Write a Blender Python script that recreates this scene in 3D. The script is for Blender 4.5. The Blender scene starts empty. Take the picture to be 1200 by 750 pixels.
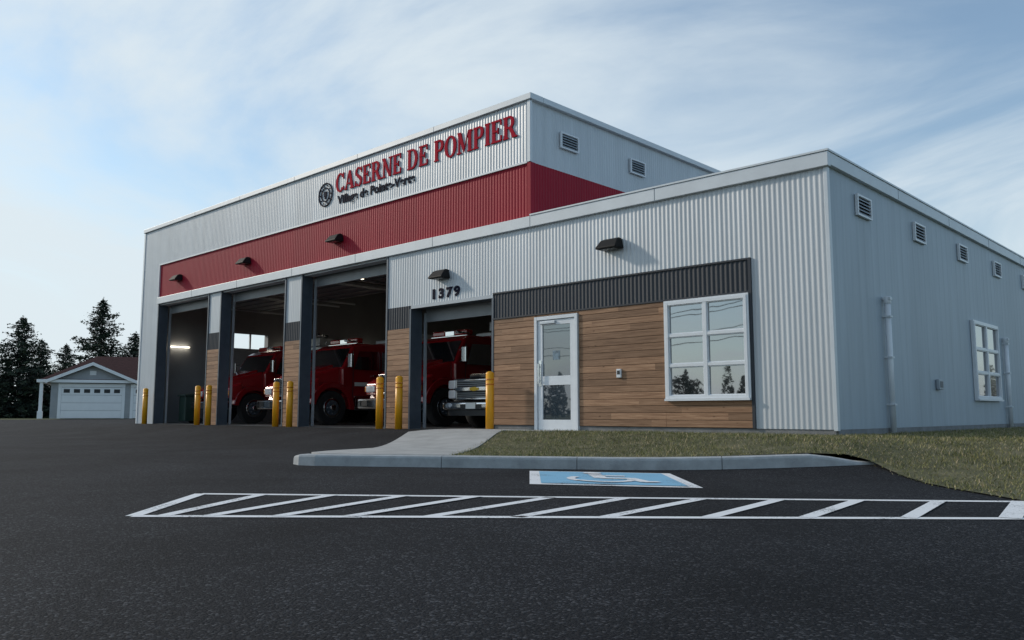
import bpy, bmesh, math, random
import numpy as np
from mathutils import Vector, Matrix
from mathutils.geometry import delaunay_2d_cdt
random.seed(7); np.random.seed(7)
scene = bpy.context.scene
COL = scene.collection
try:
    scene.view_settings.view_transform='Standard'; scene.view_settings.look='None'; scene.view_settings.exposure=0
except Exception as e: print(e)

# ---------------------------------------------------------------- materials
def newmat(name):
    m=bpy.data.materials.new(name); m.use_nodes=True
    nt=m.node_tree; b=nt.nodes['Principled BSDF']
    return m,nt,b
def simple(name,col,rough=.5,metal=0.,var=.0,vscale=3.,bump=0.,bscale=60.,emis=None,estr=0,spec=None,coat=0):
    m,nt,b=newmat(name)
    b.inputs['Roughness'].default_value=rough; b.inputs['Metallic'].default_value=metal
    b.inputs['Base Color'].default_value=(*col,1)
    if spec is not None: b.inputs['Specular IOR Level'].default_value=spec
    if coat: b.inputs['Coat Weight'].default_value=coat; b.inputs['Coat Roughness'].default_value=.05
    tc=nt.nodes.new('ShaderNodeTexCoord')
    if var>0:
        n=nt.nodes.new('ShaderNodeTexNoise'); n.inputs['Scale'].default_value=vscale; n.inputs['Detail'].default_value=6; n.inputs['Roughness'].default_value=.6
        r=nt.nodes.new('ShaderNodeValToRGB')
        r.color_ramp.elements[0].position=.3; r.color_ramp.elements[1].position=.7
        r.color_ramp.elements[0].color=(*[c*(1-var) for c in col],1); r.color_ramp.elements[1].color=(*[min(1,c*(1+var)) for c in col],1)
        nt.links.new(tc.outputs['Object'],n.inputs['Vector']); nt.links.new(n.outputs['Fac'],r.inputs['Fac']); nt.links.new(r.outputs['Color'],b.inputs['Base Color'])
    if bump>0:
        n2=nt.nodes.new('ShaderNodeTexNoise'); n2.inputs['Scale'].default_value=bscale; n2.inputs['Detail'].default_value=4
        bp=nt.nodes.new('ShaderNodeBump'); bp.inputs['Strength'].default_value=bump; bp.inputs['Distance'].default_value=.01
        nt.links.new(tc.outputs['Object'],n2.inputs['Vector']); nt.links.new(n2.outputs['Fac'],bp.inputs['Height']); nt.links.new(bp.outputs['Normal'],b.inputs['Normal'])
    if emis:
        b.inputs['Emission Color'].default_value=(*emis,1); b.inputs['Emission Strength'].default_value=estr
    return m

def siding(name,col,rough=.45,metal=.12,spec=.4):
    m,nt,b=newmat(name); N=nt.nodes; L=nt.links
    tc=N.new('ShaderNodeTexCoord'); mp=N.new('ShaderNodeMapping'); mp.inputs['Scale'].default_value=(2.5,2.5,.25)
    n=N.new('ShaderNodeTexNoise'); n.inputs['Scale'].default_value=1.5; n.inputs['Detail'].default_value=8; n.inputs['Roughness'].default_value=.65
    L.new(tc.outputs['Object'],mp.inputs['Vector']); L.new(mp.outputs['Vector'],n.inputs['Vector'])
    r=N.new('ShaderNodeValToRGB'); r.color_ramp.elements[0].position=.3; r.color_ramp.elements[1].position=.7
    r.color_ramp.elements[0].color=(*[c*.90 for c in col],1); r.color_ramp.elements[1].color=(*[c*1.06 for c in col],1)
    L.new(n.outputs['Fac'],r.inputs['Fac'])
    sx=N.new('ShaderNodeSeparateXYZ'); L.new(tc.outputs['Object'],sx.inputs['Vector'])
    ad=N.new('ShaderNodeMath'); ad.operation='ADD'; L.new(sx.outputs['X'],ad.inputs[0]); L.new(sx.outputs['Y'],ad.inputs[1])
    dv=N.new('ShaderNodeMath'); dv.operation='DIVIDE'; dv.inputs[1].default_value=.9; L.new(ad.outputs[0],dv.inputs[0])
    fl=N.new('ShaderNodeMath'); fl.operation='FLOOR'; L.new(dv.outputs[0],fl.inputs[0])
    wn=N.new('ShaderNodeTexWhiteNoise'); wn.noise_dimensions='1D'; L.new(fl.outputs[0],wn.inputs['W'])
    mr=N.new('ShaderNodeMapRange'); mr.inputs['To Min'].default_value=.955; mr.inputs['To Max'].default_value=1.035; L.new(wn.outputs['Value'],mr.inputs['Value'])
    mx=N.new('ShaderNodeMix'); mx.data_type='RGBA'; mx.blend_type='MULTIPLY'; mx.inputs['Factor'].default_value=1
    L.new(r.outputs['Color'],mx.inputs['A']); L.new(mr.outputs['Result'],mx.inputs['B']); L.new(mx.outputs['Result'],b.inputs['Base Color'])
    b.inputs['Roughness'].default_value=rough; b.inputs['Metallic'].default_value=metal; b.inputs['Specular IOR Level'].default_value=spec
    return m

def wood_mat():
    m,nt,b=newmat('stained_wood_boards'); N=nt.nodes; L=nt.links
    tc=N.new('ShaderNodeTexCoord'); sx=N.new('ShaderNodeSeparateXYZ'); L.new(tc.outputs['Object'],sx.inputs['Vector'])
    dv=N.new('ShaderNodeMath'); dv.operation='DIVIDE'; dv.inputs[1].default_value=.125; L.new(sx.outputs['Z'],dv.inputs[0])
    fl=N.new('ShaderNodeMath'); fl.operation='FLOOR'; L.new(dv.outputs[0],fl.inputs[0])
    dx=N.new('ShaderNodeMath'); dx.operation='DIVIDE'; dx.inputs[1].default_value=2.4; L.new(sx.outputs['X'],dx.inputs[0])
    ax=N.new('ShaderNodeMath'); ax.operation='MULTIPLY_ADD'; ax.inputs[1].default_value=.37; L.new(fl.outputs[0],ax.inputs[0]); L.new(dx.outputs[0],ax.inputs[2])
    fx=N.new('ShaderNodeMath'); fx.operation='FLOOR'; L.new(ax.outputs[0],fx.inputs[0])
    cb=N.new('ShaderNodeCombineXYZ'); L.new(fl.outputs[0],cb.inputs[0]); L.new(fx.outputs[0],cb.inputs[1])
    wn=N.new('ShaderNodeTexWhiteNoise'); wn.noise_dimensions='2D'; L.new(cb.outputs[0],wn.inputs['Vector'])
    mp=N.new('ShaderNodeMapping'); mp.inputs['Scale'].default_value=(1.2,6,28); L.new(tc.outputs['Object'],mp.inputs['Vector'])
    va=N.new('ShaderNodeVectorMath'); va.operation='ADD'; L.new(mp.outputs[0],va.inputs[0])
    sc=N.new('ShaderNodeVectorMath'); sc.operation='SCALE'; sc.inputs['Scale'].default_value=9; L.new(wn.outputs['Color'],sc.inputs[0]); L.new(sc.outputs[0],va.inputs[1])
    n=N.new('ShaderNodeTexNoise'); n.inputs['Scale'].default_value=1.6; n.inputs['Detail'].default_value=8; n.inputs['Roughness'].default_value=.7; n.inputs['Distortion'].default_value=.6
    L.new(va.outputs[0],n.inputs['Vector'])
    r=N.new('ShaderNodeValToRGB'); e=r.color_ramp.elements
    e[0].position=.25; e[0].color=(.14,.068,.037,1); e[1].position=.75; e[1].color=(.47,.29,.18,1)
    e2=e.new(.5); e2.color=(.31,.178,.103,1)
    L.new(n.outputs['Fac'],r.inputs['Fac'])
    mr=N.new('ShaderNodeMapRange'); mr.inputs['To Min'].default_value=.72; mr.inputs['To Max'].default_value=1.22; L.new(wn.outputs['Value'],mr.inputs['Value'])
    mx=N.new('ShaderNodeMix'); mx.data_type='RGBA'; mx.blend_type='MULTIPLY'; mx.inputs['Factor'].default_value=1
    L.new(r.outputs['Color'],mx.inputs['A']); L.new(mr.outputs['Result'],mx.inputs['B'])
    vo=N.new('ShaderNodeTexVoronoi'); vo.inputs['Scale'].default_value=2.6; mp2=N.new('ShaderNodeMapping'); mp2.inputs['Scale'].default_value=(1,1,2.2)
    L.new(tc.outputs['Object'],mp2.inputs['Vector']); L.new(mp2.outputs[0],vo.inputs['Vector'])
    kr=N.new('ShaderNodeValToRGB'); kr.color_ramp.elements[0].position=.03; kr.color_ramp.elements[0].color=(.25,.2,.18,1); kr.color_ramp.elements[1].position=.09; kr.color_ramp.elements[1].color=(1,1,1,1)
    L.new(vo.outputs['Distance'],kr.inputs['Fac'])
    mx2=N.new('ShaderNodeMix'); mx2.data_type='RGBA'; mx2.blend_type='MULTIPLY'; mx2.inputs['Factor'].default_value=.8
    L.new(mx.outputs['Result'],mx2.inputs['A']); L.new(kr.outputs['Color'],mx2.inputs['B']); L.new(mx2.outputs['Result'],b.inputs['Base Color'])
    b.inputs['Roughness'].default_value=.65; b.inputs['Specular IOR Level'].default_value=.3
    bp=N.new('ShaderNodeBump'); bp.inputs['Strength'].default_value=.3; bp.inputs['Distance'].default_value=.004; L.new(n.outputs['Fac'],bp.inputs['Height']); L.new(bp.outputs['Normal'],b.inputs['Normal'])
    return m

def asphalt_mat():
    m,nt,b=newmat('asphalt'); N=nt.nodes; L=nt.links
    tc=N.new('ShaderNodeTexCoord')
    v=N.new('ShaderNodeTexVoronoi'); v.inputs['Scale'].default_value=90; L.new(tc.outputs['Object'],v.inputs['Vector'])
    n=N.new('ShaderNodeTexNoise'); n.inputs['Scale'].default_value=150; n.inputs['Detail'].default_value=3; L.new(tc.outputs['Object'],n.inputs['Vector'])
    big=N.new('ShaderNodeTexNoise'); big.inputs['Scale'].default_value=.5; big.inputs['Detail'].default_value=10; big.inputs['Roughness'].default_value=.68; big.inputs['Distortion'].default_value=.4; L.new(tc.outputs['Object'],big.inputs['Vector'])
    sp=N.new('ShaderNodeSeparateColor'); L.new(v.outputs['Color'],sp.inputs['Color'])
    r=N.new('ShaderNodeValToRGB'); e=r.color_ramp.elements
    e[0].position=0; e[0].color=(.007,.0075,.009,1); e[1].position=1; e[1].color=(.06,.062,.067,1); e2=e.new(.8); e2.color=(.015,.016,.019,1)
    L.new(sp.outputs[0],r.inputs['Fac'])
    br=N.new('ShaderNodeValToRGB'); br.color_ramp.elements[0].position=.33; br.color_ramp.elements[0].color=(.60,.60,.62,1); br.color_ramp.elements[1].position=.68; br.color_ramp.elements[1].color=(1.6,1.6,1.6,1)
    L.new(big.outputs['Fac'],br.inputs['Fac'])
    mx=N.new('ShaderNodeMix'); mx.data_type='RGBA'; mx.blend_type='MULTIPLY'; mx.inputs['Factor'].default_value=1
    L.new(r.outputs['Color'],mx.inputs['A']); L.new(br.outputs['Color'],mx.inputs['B']); L.new(mx.outputs['Result'],b.inputs['Base Color'])
    b.inputs['Roughness'].default_value=.88; b.inputs['Specular IOR Level'].default_value=.16
    ad=N.new('ShaderNodeMath'); ad.operation='SUBTRACT'; L.new(n.outputs['Fac'],ad.inputs[0]); L.new(v.outputs['Distance'],ad.inputs[1])
    bp=N.new('ShaderNodeBump'); bp.inputs['Strength'].default_value=.8; bp.inputs['Distance'].default_value=.007; L.new(ad.outputs[0],bp.inputs['Height']); L.new(bp.outputs['Normal'],b.inputs['Normal'])
    return m

def paint_mat(name,col):
    m,nt,b=newmat(name); N=nt.nodes; L=nt.links
    tc=N.new('ShaderNodeTexCoord')
    n=N.new('ShaderNodeTexNoise'); n.inputs['Scale'].default_value=45; n.inputs['Detail'].default_value=6; n.inputs['Roughness'].default_value=.75; L.new(tc.outputs['Object'],n.inputs['Vector'])
    n2=N.new('ShaderNodeTexNoise'); n2.inputs['Scale'].default_value=2.5; n2.inputs['Detail'].default_value=5; L.new(tc.outputs['Object'],n2.inputs['Vector'])
    a=N.new('ShaderNodeMath'); a.operation='MULTIPLY_ADD'; a.inputs[1].default_value=.55; L.new(n2.outputs['Fac'],a.inputs[0]); L.new(n.outputs['Fac'],a.inputs[2])
    r=N.new('ShaderNodeValToRGB'); e=r.color_ramp.elements
    e[0].position=.60; e[0].color=(.06,.06,.065,1); e[1].position=.71; e[1].color=(*col,1)
    L.new(a.outputs[0],r.inputs['Fac']); L.new(r.outputs['Color'],b.inputs['Base Color']); b.inputs['Roughness'].default_value=.7
    bp=N.new('ShaderNodeBump'); bp.inputs['Strength'].default_value=.4; bp.inputs['Distance'].default_value=.004; L.new(n.outputs['Fac'],bp.inputs['Height']); L.new(bp.outputs['Normal'],b.inputs['Normal'])
    return m

def glass_mat(name,fac=.5,dark=(.012,.015,.018)):
    m,nt,b=newmat(name); N=nt.nodes; L=nt.links
    b.inputs['Base Color'].default_value=(*dark,1); b.inputs['Roughness'].default_value=.08
    g=N.new('ShaderNodeBsdfGlossy'); g.inputs['Roughness'].default_value=.015; g.inputs['Color'].default_value=(.90,.90,.93,1)
    tc=N.new('ShaderNodeTexCoord'); n=N.new('ShaderNodeTexNoise'); n.inputs['Scale'].default_value=1.2; L.new(tc.outputs['Object'],n.inputs['Vector'])
    bp=N.new('ShaderNodeBump'); bp.inputs['Strength'].default_value=.06; bp.inputs['Distance'].default_value=.02; L.new(n.outputs['Fac'],bp.inputs['Height']); L.new(bp.outputs['Normal'],g.inputs['Normal'])
    mx=N.new('ShaderNodeMixShader'); mx.inputs[0].default_value=fac
    L.new(b.outputs[0],mx.inputs[1]); L.new(g.outputs[0],mx.inputs[2]); L.new(mx.outputs[0],N['Material Output'].inputs['Surface'])
    return m

def grass_mat(name,c1,c2,c3,scale=1.3):
    m,nt,b=newmat(name); N=nt.nodes; L=nt.links
    tc=N.new('ShaderNodeTexCoord')
    n=N.new('ShaderNodeTexNoise'); n.inputs['Scale'].default_value=scale; n.inputs['Detail'].default_value=10; n.inputs['Roughness'].default_value=.75; L.new(tc.outputs['Object'],n.inputs['Vector'])
    n2=N.new('ShaderNodeTexNoise'); n2.inputs['Scale'].default_value=60; n2.inputs['Detail'].default_value=2; L.new(tc.outputs['Object'],n2.inputs['Vector'])
    a=N.new('ShaderNodeMath'); a.operation='MULTIPLY_ADD'; a.inputs[1].default_value=.6; a.inputs[2].default_value=-.3; L.new(n2.outputs['Fac'],a.inputs[0])
    s=N.new('ShaderNodeMath'); s.operation='ADD'; L.new(a.outputs[0],s.inputs[0]); L.new(n.outputs['Fac'],s.inputs[1])
    r=N.new('ShaderNodeValToRGB'); e=r.color_ramp.elements
    e[0].position=.3; e[0].color=(*c1,1); e[1].position=.70; e[1].color=(*c3,1); k=e.new(.5); k.color=(*c2,1)
    L.new(s.outputs[0],r.inputs['Fac']); L.new(r.outputs['Color'],b.inputs['Base Color']); b.inputs['Roughness'].default_value=.8; b.inputs['Specular IOR Level'].default_value=.2
    return m

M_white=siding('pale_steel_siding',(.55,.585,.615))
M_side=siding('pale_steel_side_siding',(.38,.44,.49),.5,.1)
M_red=siding('red_steel_siding',(.33,.010,.028),.6,.0,.2)
M_dark=siding('charcoal_steel_siding',(.042,.048,.058),.6,.0,.3)
M_trim=simple('white_flashing',(.62,.66,.69),.45,.1,.06,2)
M_wood=wood_mat()
M_reveal=simple('grey_steel_jamb',(.085,.105,.13),.45,.3,.12,4)
M_frame=simple('white_vinyl_frame',(.74,.77,.80),.35,0,.04,5)
M_alu=simple('aluminium_frame',(.50,.53,.56),.35,.5,.05,8)
M_glass=glass_mat('window_glass',.38)
M_truckglass=glass_mat('vehicle_glass',.4)
M_conc=simple('concrete',(.37,.37,.36),.85,0,.16,3,.5,70)
M_concf=simple('foundation_concrete',(.22,.22,.22),.9,0,.2,4,.5,50)
M_curb=simple('kerb_concrete',(.35,.37,.38),.85,0,.2,5,.6,80)
M_asph=asphalt_mat()
M_paint=paint_mat('white_road_paint',(.74,.75,.76))
M_blue=paint_mat('blue_road_paint',(.20,.44,.62))
M_yellow=simple('yellow_bollard_sleeve',(.85,.38,.012),.4,0,.07,6)
M_black=simple('black_plastic',(.018,.019,.021),.45,0,.1,8)
M_bronze=simple('dark_lamp_housing',(.012,.012,.013),.65,.0,.1,9,spec=.2)
M_lens=simple('lamp_lens',(.10,.10,.10),.25)
M_louv=simple('grey_louvre',(.36,.40,.44),.45,.3,.06,8)
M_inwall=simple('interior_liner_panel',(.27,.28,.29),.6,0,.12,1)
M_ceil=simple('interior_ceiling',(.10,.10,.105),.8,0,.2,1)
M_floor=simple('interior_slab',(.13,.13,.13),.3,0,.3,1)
M_doorp=simple('overhead_door_panel',(.25,.26,.27),.5,.2,.08,3)
M_tube=simple('lit_tube',(1,1,1),.5,emis=(1,.88,.70),estr=7)
M_txtred=simple('red_sign_letter',(.42,.008,.028),.8,0,.04,4,spec=.1)
M_txtdark=simple('dark_sign_letter',(.012,.013,.028),.8,0,.05,4,spec=.1)
M_fire=simple('fire_engine_red',(.30,.008,.012),.22,0,.06,2,coat=.6)
M_chrome=simple('chrome',(.70,.71,.73),.14,1.)
M_tyre=simple('tyre_rubber',(.02,.02,.021),.8,0,.2,10)
M_hl=simple('headlight_lens',(.75,.77,.8),.08,.3)
M_refl=simple('white_reflective_stripe',(.75,.75,.72),.4)
M_blackpaint=simple('black_car_paint',(.012,.012,.014),.15,0,.1,2,coat=.8)
M_roof=simple('membrane_roof',(.25,.25,.26),.9,0,.1,1)
M_green=simple('green_bin_plastic',(.012,.035,.028),.5,0,.1,4)
M_gold=simple('gold_badge',(.6,.4,.05),.3,.6)
M_lbred=simple('beacon_red',(.45,.01,.01),.15,coat=.5)
M_amber=simple('amber_lens',(.7,.22,.02),.2)

# ---------------------------------------------------------------- helpers
def empty(name,loc=(0,0,0),rz=0):
    o=bpy.data.objects.new(name,None); COL.objects.link(o); o.location=loc; o.rotation_euler=(0,0,rz); o.empty_display_size=.5
    return o
def mesh(name,verts,faces,mat,parent=None,smooth=False,bevel=0,seg=2,loc=None):
    me=bpy.data.meshes.new(name); me.from_pydata([tuple(v) for v in verts],[],faces); me.update()
    bm=bmesh.new(); bm.from_mesh(me); bmesh.ops.recalc_face_normals(bm,faces=bm.faces); bm.to_mesh(me); bm.free()
    o=bpy.data.objects.new(name,me); COL.objects.link(o)
    for m in (mat if isinstance(mat,list) else [mat]): me.materials.append(m)
    if parent: o.parent=parent
    if smooth:
        for p in me.polygons: p.use_smooth=True
    if bevel:
        md=o.modifiers.new('Bevel','BEVEL'); md.width=bevel; md.segments=seg; md.limit_method='ANGLE'; md.angle_limit=math.radians(35)
    if loc: o.location=loc
    return o
BF=[(0,1,2,3),(4,7,6,5),(0,4,5,1),(1,5,6,2),(2,6,7,3),(3,7,4,0)]
def bv(x0,x1,y0,y1,z0,z1):
    return [(x0,y0,z0),(x1,y0,z0),(x1,y1,z0),(x0,y1,z0),(x0,y0,z1),(x1,y0,z1),(x1,y1,z1),(x0,y1,z1)]
def boxes(name,lst,mat,parent=None,bevel=0,seg=2):
    V=[];F=[]
    for b in lst:
        k=len(V); V+=bv(*b); F+=[tuple(i+k for i in f) for f in BF]
    return mesh(name,V,F,mat,parent,bevel=bevel,seg=seg)
def hexa(name,A,B,mat,parent,bevel=0,seg=3):
    def r(q): x0,x1,z0,z1,y=q; return [(x0,y,z0),(x1,y,z0),(x1,y,z1),(x0,y,z1)]
    return mesh(name,r(A)+r(B),[(0,1,2,3),(4,7,6,5),(0,4,5,1),(1,5,6,2),(2,6,7,3),(3,7,4,0)],mat,parent,bevel=bevel,seg=seg)
def prism(name,prof,x0,x1,mat,parent=None,bevel=0,seg=2,inset_top=0):
    n=len(prof); zs=[p[1] for p in prof]; zmid=(max(zs)+min(zs))/2
    def xx(x,z,s):
        return x - s*inset_top*max(0,(z-zmid)/(max(zs)-zmid))
    V=[(xx(x0,z,-1),y,z) for y,z in prof]+[(xx(x1,z,1),y,z) for y,z in prof]
    F=[tuple(range(n)),tuple(range(2*n-1,n-1,-1))]+[(i,(i+1)%n,(i+1)%n+n,i+n) for i in range(n)]
    return mesh(name,V,F,mat,parent,bevel=bevel,seg=seg)
def cyl(name,c,r,h,mat,parent=None,axis='z',n=28,r2=None,bevel=0,smooth=True):
    r2=r if r2 is None else r2
    V=[];
    for k,(rr,d) in enumerate(((r,-h/2),(r2,h/2))):
        for i in range(n):
            a=2*math.pi*i/n; p=(rr*math.cos(a),rr*math.sin(a),d)
            if axis=='x': p=(p[2],p[0],p[1])
            if axis=='y': p=(p[0],p[2],p[1])
            V.append((c[0]+p[0],c[1]+p[1],c[2]+p[2]))
    F=[tuple(range(n)),tuple(range(2*n-1,n-1,-1))]+[(i,(i+1)%n,(i+1)%n+n,i+n) for i in range(n)]
    o=mesh(name,V,F,mat,parent,bevel=bevel)
    if smooth:
        for p in o.data.polygons:
            if len(p.vertices)==4: p.use_smooth=True
    return o
def corr(name,a0,a1,z0,z1,off,mat,parent,axis='x',pitch=.088,amp=.0085,trap=False):
    pts=[]
    if trap:
        a=a0
        prof=[(0,0),(.62,0),(.72,1),(.9,1),(1,0)]
        while a<a1-1e-6:
            for f,h in prof[:-1]: pts.append((min(a+f*pitch,a1),h*amp))
            a+=pitch
        pts.append((a1,0))
    else:
        n=max(2,int((a1-a0)/pitch*8))
        for i in range(n+1):
            a=a0+(a1-a0)*i/n; pts.append((a,amp*(.5+.5*math.sin(2*math.pi*a/pitch))))
    V=[];F=[]
    for a,h in pts:
        for z in (z0,z1):
            V.append((a,off-h,z) if axis=='x' else (off+h,a,z))
    for i in range(len(pts)-1):
        F.append((2*i,2*i+2,2*i+3,2*i+1))
    me=bpy.data.meshes.new(name); me.from_pydata(V,[],F); me.update()
    o=bpy.data.objects.new(name,me); COL.objects.link(o); me.materials.append(mat); o.parent=parent
    if not trap:
        for p in me.polygons: p.use_smooth=True
    return o
def sm(t): t=max(0,min(1,t)); return t*t*(3-2*t)
def lot(y): return -.3*sm((-y-.5)/4.0)

# ---------------------------------------------------------------- ground / asphalt
def strip_sheet(name,regions,mat,dz):
    V=[];F=[]
    for x0,x1,y0,y1 in regions:
        ys=[y for y in [y0]+[round(-5+.2*i,3) for i in range(27)]+[y1] if y0<=y<=y1]; ys=sorted(set(ys))
        k=len(V)
        for y in ys: V+=[(x0,y,lot(y)+dz),(x1,y,lot(y)+dz)]
        F+=[(k+2*i,k+2*i+1,k+2*i+3,k+2*i+2) for i in range(len(ys)-1)]
    return mesh(name,V,F,mat)
M_field=grass_mat('field_grass',(.03,.045,.015),(.07,.085,.03),(.15,.13,.06),.2)
strip_sheet('ground',[(-1800,1800,-1800,1800)],M_field,-.06)
strip_sheet('asphalt_parking_lot',[(-48,60,-60,.2),(-48,-25.34,.2,30)],M_asph,0)

def pip(x,y,P):
    c=False;n=len(P)
    for i in range(n):
        x1,y1=P[i];x2,y2=P[(i+1)%n]
        if (y1>y)!=(y2>y) and x<(x2-x1)*(y-y1)/(y2-y1)+x1: c=not c
    return c
def sheet(name,poly,zf,mat,sp=.4,thick=0):
    pts=[];n=len(poly)
    for i in range(n):
        a=Vector(poly[i]);b=Vector(poly[(i+1)%n]); k=max(1,min(60,int((b-a).length/sp)))
        for j in range(k): pts.append(a.lerp(b,j/k))
    nb=len(pts); edges=[(i,(i+1)%nb) for i in range(nb)]
    xs=[p.x for p in pts];ys=[p.y for p in pts]
    gx=list(np.arange(min(xs)+.1,min(max(xs),6),sp))+list(np.arange(7,max(xs),4.0))
    gy=list(np.arange(max(min(ys),-8)+.1,min(max(ys),1),sp))+list(np.arange(2,max(ys),4.0))+list(np.arange(min(ys)+1,-8,4.))
    for a in gx:
        for b in gy:
            if pip(a,b,poly): pts.append(Vector((a,b)))
    r=delaunay_2d_cdt(pts,edges,[],1,1e-4)
    V=[(v.x,v.y,zf(v.x,v.y)) for v in r[0]]
    o=mesh(name,V,[tuple(f) for f in r[2]],mat)
    bm=bmesh.new(); bm.from_mesh(o.data)
    for f in bm.faces:
        if f.normal.z<0: f.normal_flip()
    bm.to_mesh(o.data); bm.free()
    if thick:
        md=o.modifiers.new('Solidify','SOLIDIFY'); md.thickness=thick; md.offset=-1
    return o
def taper(x): return .13-.125*sm((x-.9)/1.2)
def zlawn(x,y): return lot(y)+taper(x)*sm((-y)/2.5)+.006+.02*sm((y+1.5)/1.5)
walk=[(-2.68,-5.41),(-4.18,-6.34),(-4.6,-6.2),(-4.82,-5.8),(-5.1,-4.8),(-7.3,-2.3),(-7.3,-.07),(-4.6,-.07),(-4.6,-1.3),(-5.7,-1.3)]
sheet('concrete_walkway',walk,lambda x,y: zlawn(x,y)+.012,M_conc,.35,thick=.2)
M_lawn=grass_mat('lawn_soil',(.06,.055,.03),(.10,.098,.05),(.19,.165,.10),2.)
lawn=[(-2.68,-5.41),(-5.7,-1.3),(-4.6,-1.3),(-4.6,-.07),(.07,-.07),(.07,22),(60,22),(60,-40),(16,-17.0),(9,-10.1),(6,-7.45),(3.5,-5.15),(2.5,-4.1),(1.9,-3.35),(1.6,-3.03),(1.3,-2.95)]
sheet('lawn_ground',lawn,zlawn,M_lawn,.4)
def grass():
    n=160000
    X=np.random.uniform(-6.2,13,n*3); Y=np.random.uniform(-9.4,13,n*3)
    keep=[]
    for x,y in zip(X,Y):
        d=math.hypot(x-5.14,y+12.5)
        if random.random()>min(1,(11/d)**2): continue
        j=random.gauss(0,.035)
        if not pip(x+j,y+j,lawn): continue
        patch=math.sin(x*1.9+y*.7)*math.cos(y*2.3-x*.6)+.5*math.sin(x*5.1)*math.sin(y*4.3)
        if patch<-.55 and random.random()<.55: continue
        keep.append((x,y))
        if len(keep)>=n: break
    K=np.array(keep); m=len(K)
    a=np.random.uniform(0,2*np.pi,m); h=np.random.uniform(.018,.055,m)*(0.85+.35*np.sin(K[:,0]*3.1)*np.cos(K[:,1]*2.7)); w=np.random.uniform(.003,.006,m)
    z=np.array([zlawn(x,y) for x,y in K])
    lean=np.random.normal(0,.024,(m,2))
    v=np.zeros((m,3,3))
    v[:,0,0]=K[:,0]-np.cos(a)*w; v[:,0,1]=K[:,1]-np.sin(a)*w; v[:,0,2]=z-.003
    v[:,1,0]=K[:,0]+np.cos(a)*w; v[:,1,1]=K[:,1]+np.sin(a)*w; v[:,1,2]=z-.003
    v[:,2,0]=K[:,0]+lean[:,0]; v[:,2,1]=K[:,1]+lean[:,1]; v[:,2,2]=z+h
    me=bpy.data.meshes.new('grass'); me.vertices.add(m*3); me.vertices.foreach_set('co',v.ravel())
    me.loops.add(m*3); me.loops.foreach_set('vertex_index',np.arange(m*3)); me.polygons.add(m)
    me.polygons.foreach_set('loop_start',np.arange(0,m*3,3)); me.polygons.foreach_set('loop_total',np.full(m,3))
    me.materials.append(grass_mat('grass_blade',(.085,.10,.036),(.19,.19,.075),(.37,.32,.165),2.2))
    me.materials.append(simple('dry_straw',(.42,.34,.21),.8,0,.2,9))
    me.polygons.foreach_set('material_index',(np.random.rand(m)<.16).astype(np.int32)); me.update(calc_edges=True)
    o=bpy.data.objects.new('grass',me); COL.objects.link(o)
grass()

def kerb():
    q1=Vector((1.65,-2.93)); q0=Vector((-4.1,-6.48)); path=[q1.lerp(q0,i/28) for i in range(29)]
    path+=[Vector((-4.35,-6.56)),Vector((-4.6,-6.48)),Vector((-4.8,-6.2)),Vector((-4.92,-5.85))]
    K=empty('concrete_kerb')
    segs=[path[0:8],path[7:15],path[14:22],path[21:]]
    for si,pp in enumerate(segs):
        V=[];n=len(pp)
        for i,p in enumerate(pp):
            t=(pp[min(i+1,n-1)]-pp[max(i-1,0)]).normalized(); nn=Vector((t.y,-t.x))
            if nn.dot(Vector((-.5,.85)))<0 and si<3: nn=-nn
            if si==3:
                nn=Vector((-t.y,t.x))
                if nn.dot(Vector((-3.5,-4.6))-p)<0: nn=-nn
            pos=p.copy()
            if i==0: pos+= t*.004
            if i==n-1: pos-=t*.004
            d=(p-q1).length; ht=(.02+.12*sm(d/.8)) 
            if si==3: ht*=1-.75*sm((i-(n-4))/3) if i>n-4 else 1
            zb=lot(p.y)
            prof=[(0,-.08),(.008,ht-.03),(.018,ht-.008),(.035,ht),(.15,ht+.004),(.16,ht-.02),(.16,-.08)]
            for w,h in prof: V.append((pos.x+nn.x*w,pos.y+nn.y*w,zb+h))
        k=7;F=[]
        for i in range(n-1):
            for j in range(k-1): F.append((i*k+j,i*k+j+1,(i+1)*k+j+1,(i+1)*k+j))
        F.append(tuple(range(k))); F.append(tuple((n-1)*k+j for j in range(k)))
        mesh('kerb_section_%d'%(si+1),V,F,M_curb,K)
kerb()

def flat(name,quads,mat,dz,parent=None):
    V=[];F=[]
    for i,q in enumerate(quads):
        k=len(V); V+=[(x,y,lot(y)+dz+(i%7)*.0006) for x,y in q]; F.append(tuple(range(k,k+len(q))))
    me=bpy.data.meshes.new(name); me.from_pydata(V,[],F); me.update()
    bm=bmesh.new(); bm.from_mesh(me)
    for f in bm.faces:
        f.normal_update()
        if f.normal.z<0: f.normal_flip()
    bm.to_mesh(me); bm.free()
    o=bpy.data.objects.new(name,me); COL.objects.link(o); me.materials.append(mat)
    if parent: o.parent=parent
    return o
def stroke(a,b,w):
    a=Vector(a);b=Vector(b);d=(b-a).normalized();n=Vector((-d.y,d.x))*w/2
    return [tuple(a+n),tuple(b+n),tuple(b-n),tuple(a-n)]
UA=Vector((-1.57,-9.23));UB=Vector((3.55,-5.22));LA=Vector((-.45,-10.24));LB=Vector((3.79,-6.39))
q=[stroke(UA,UA.lerp(UB,1.03),.10),stroke(LA,LA.lerp(LB,1.03),.10),stroke(UA,LA,.10)]
ups=[.082+.0915*i for i in range(11)]
los=[.033,.085,.165,.247,.334,.436,.535,.651,.76,.874,.986]
for u,l in zip(ups,los): q.append(stroke(UA.lerp(UB,u),LA.lerp(LB,l),.10 if u<.95 else .13))
flat('access_aisle_marking',q,M_paint,.004)
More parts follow.
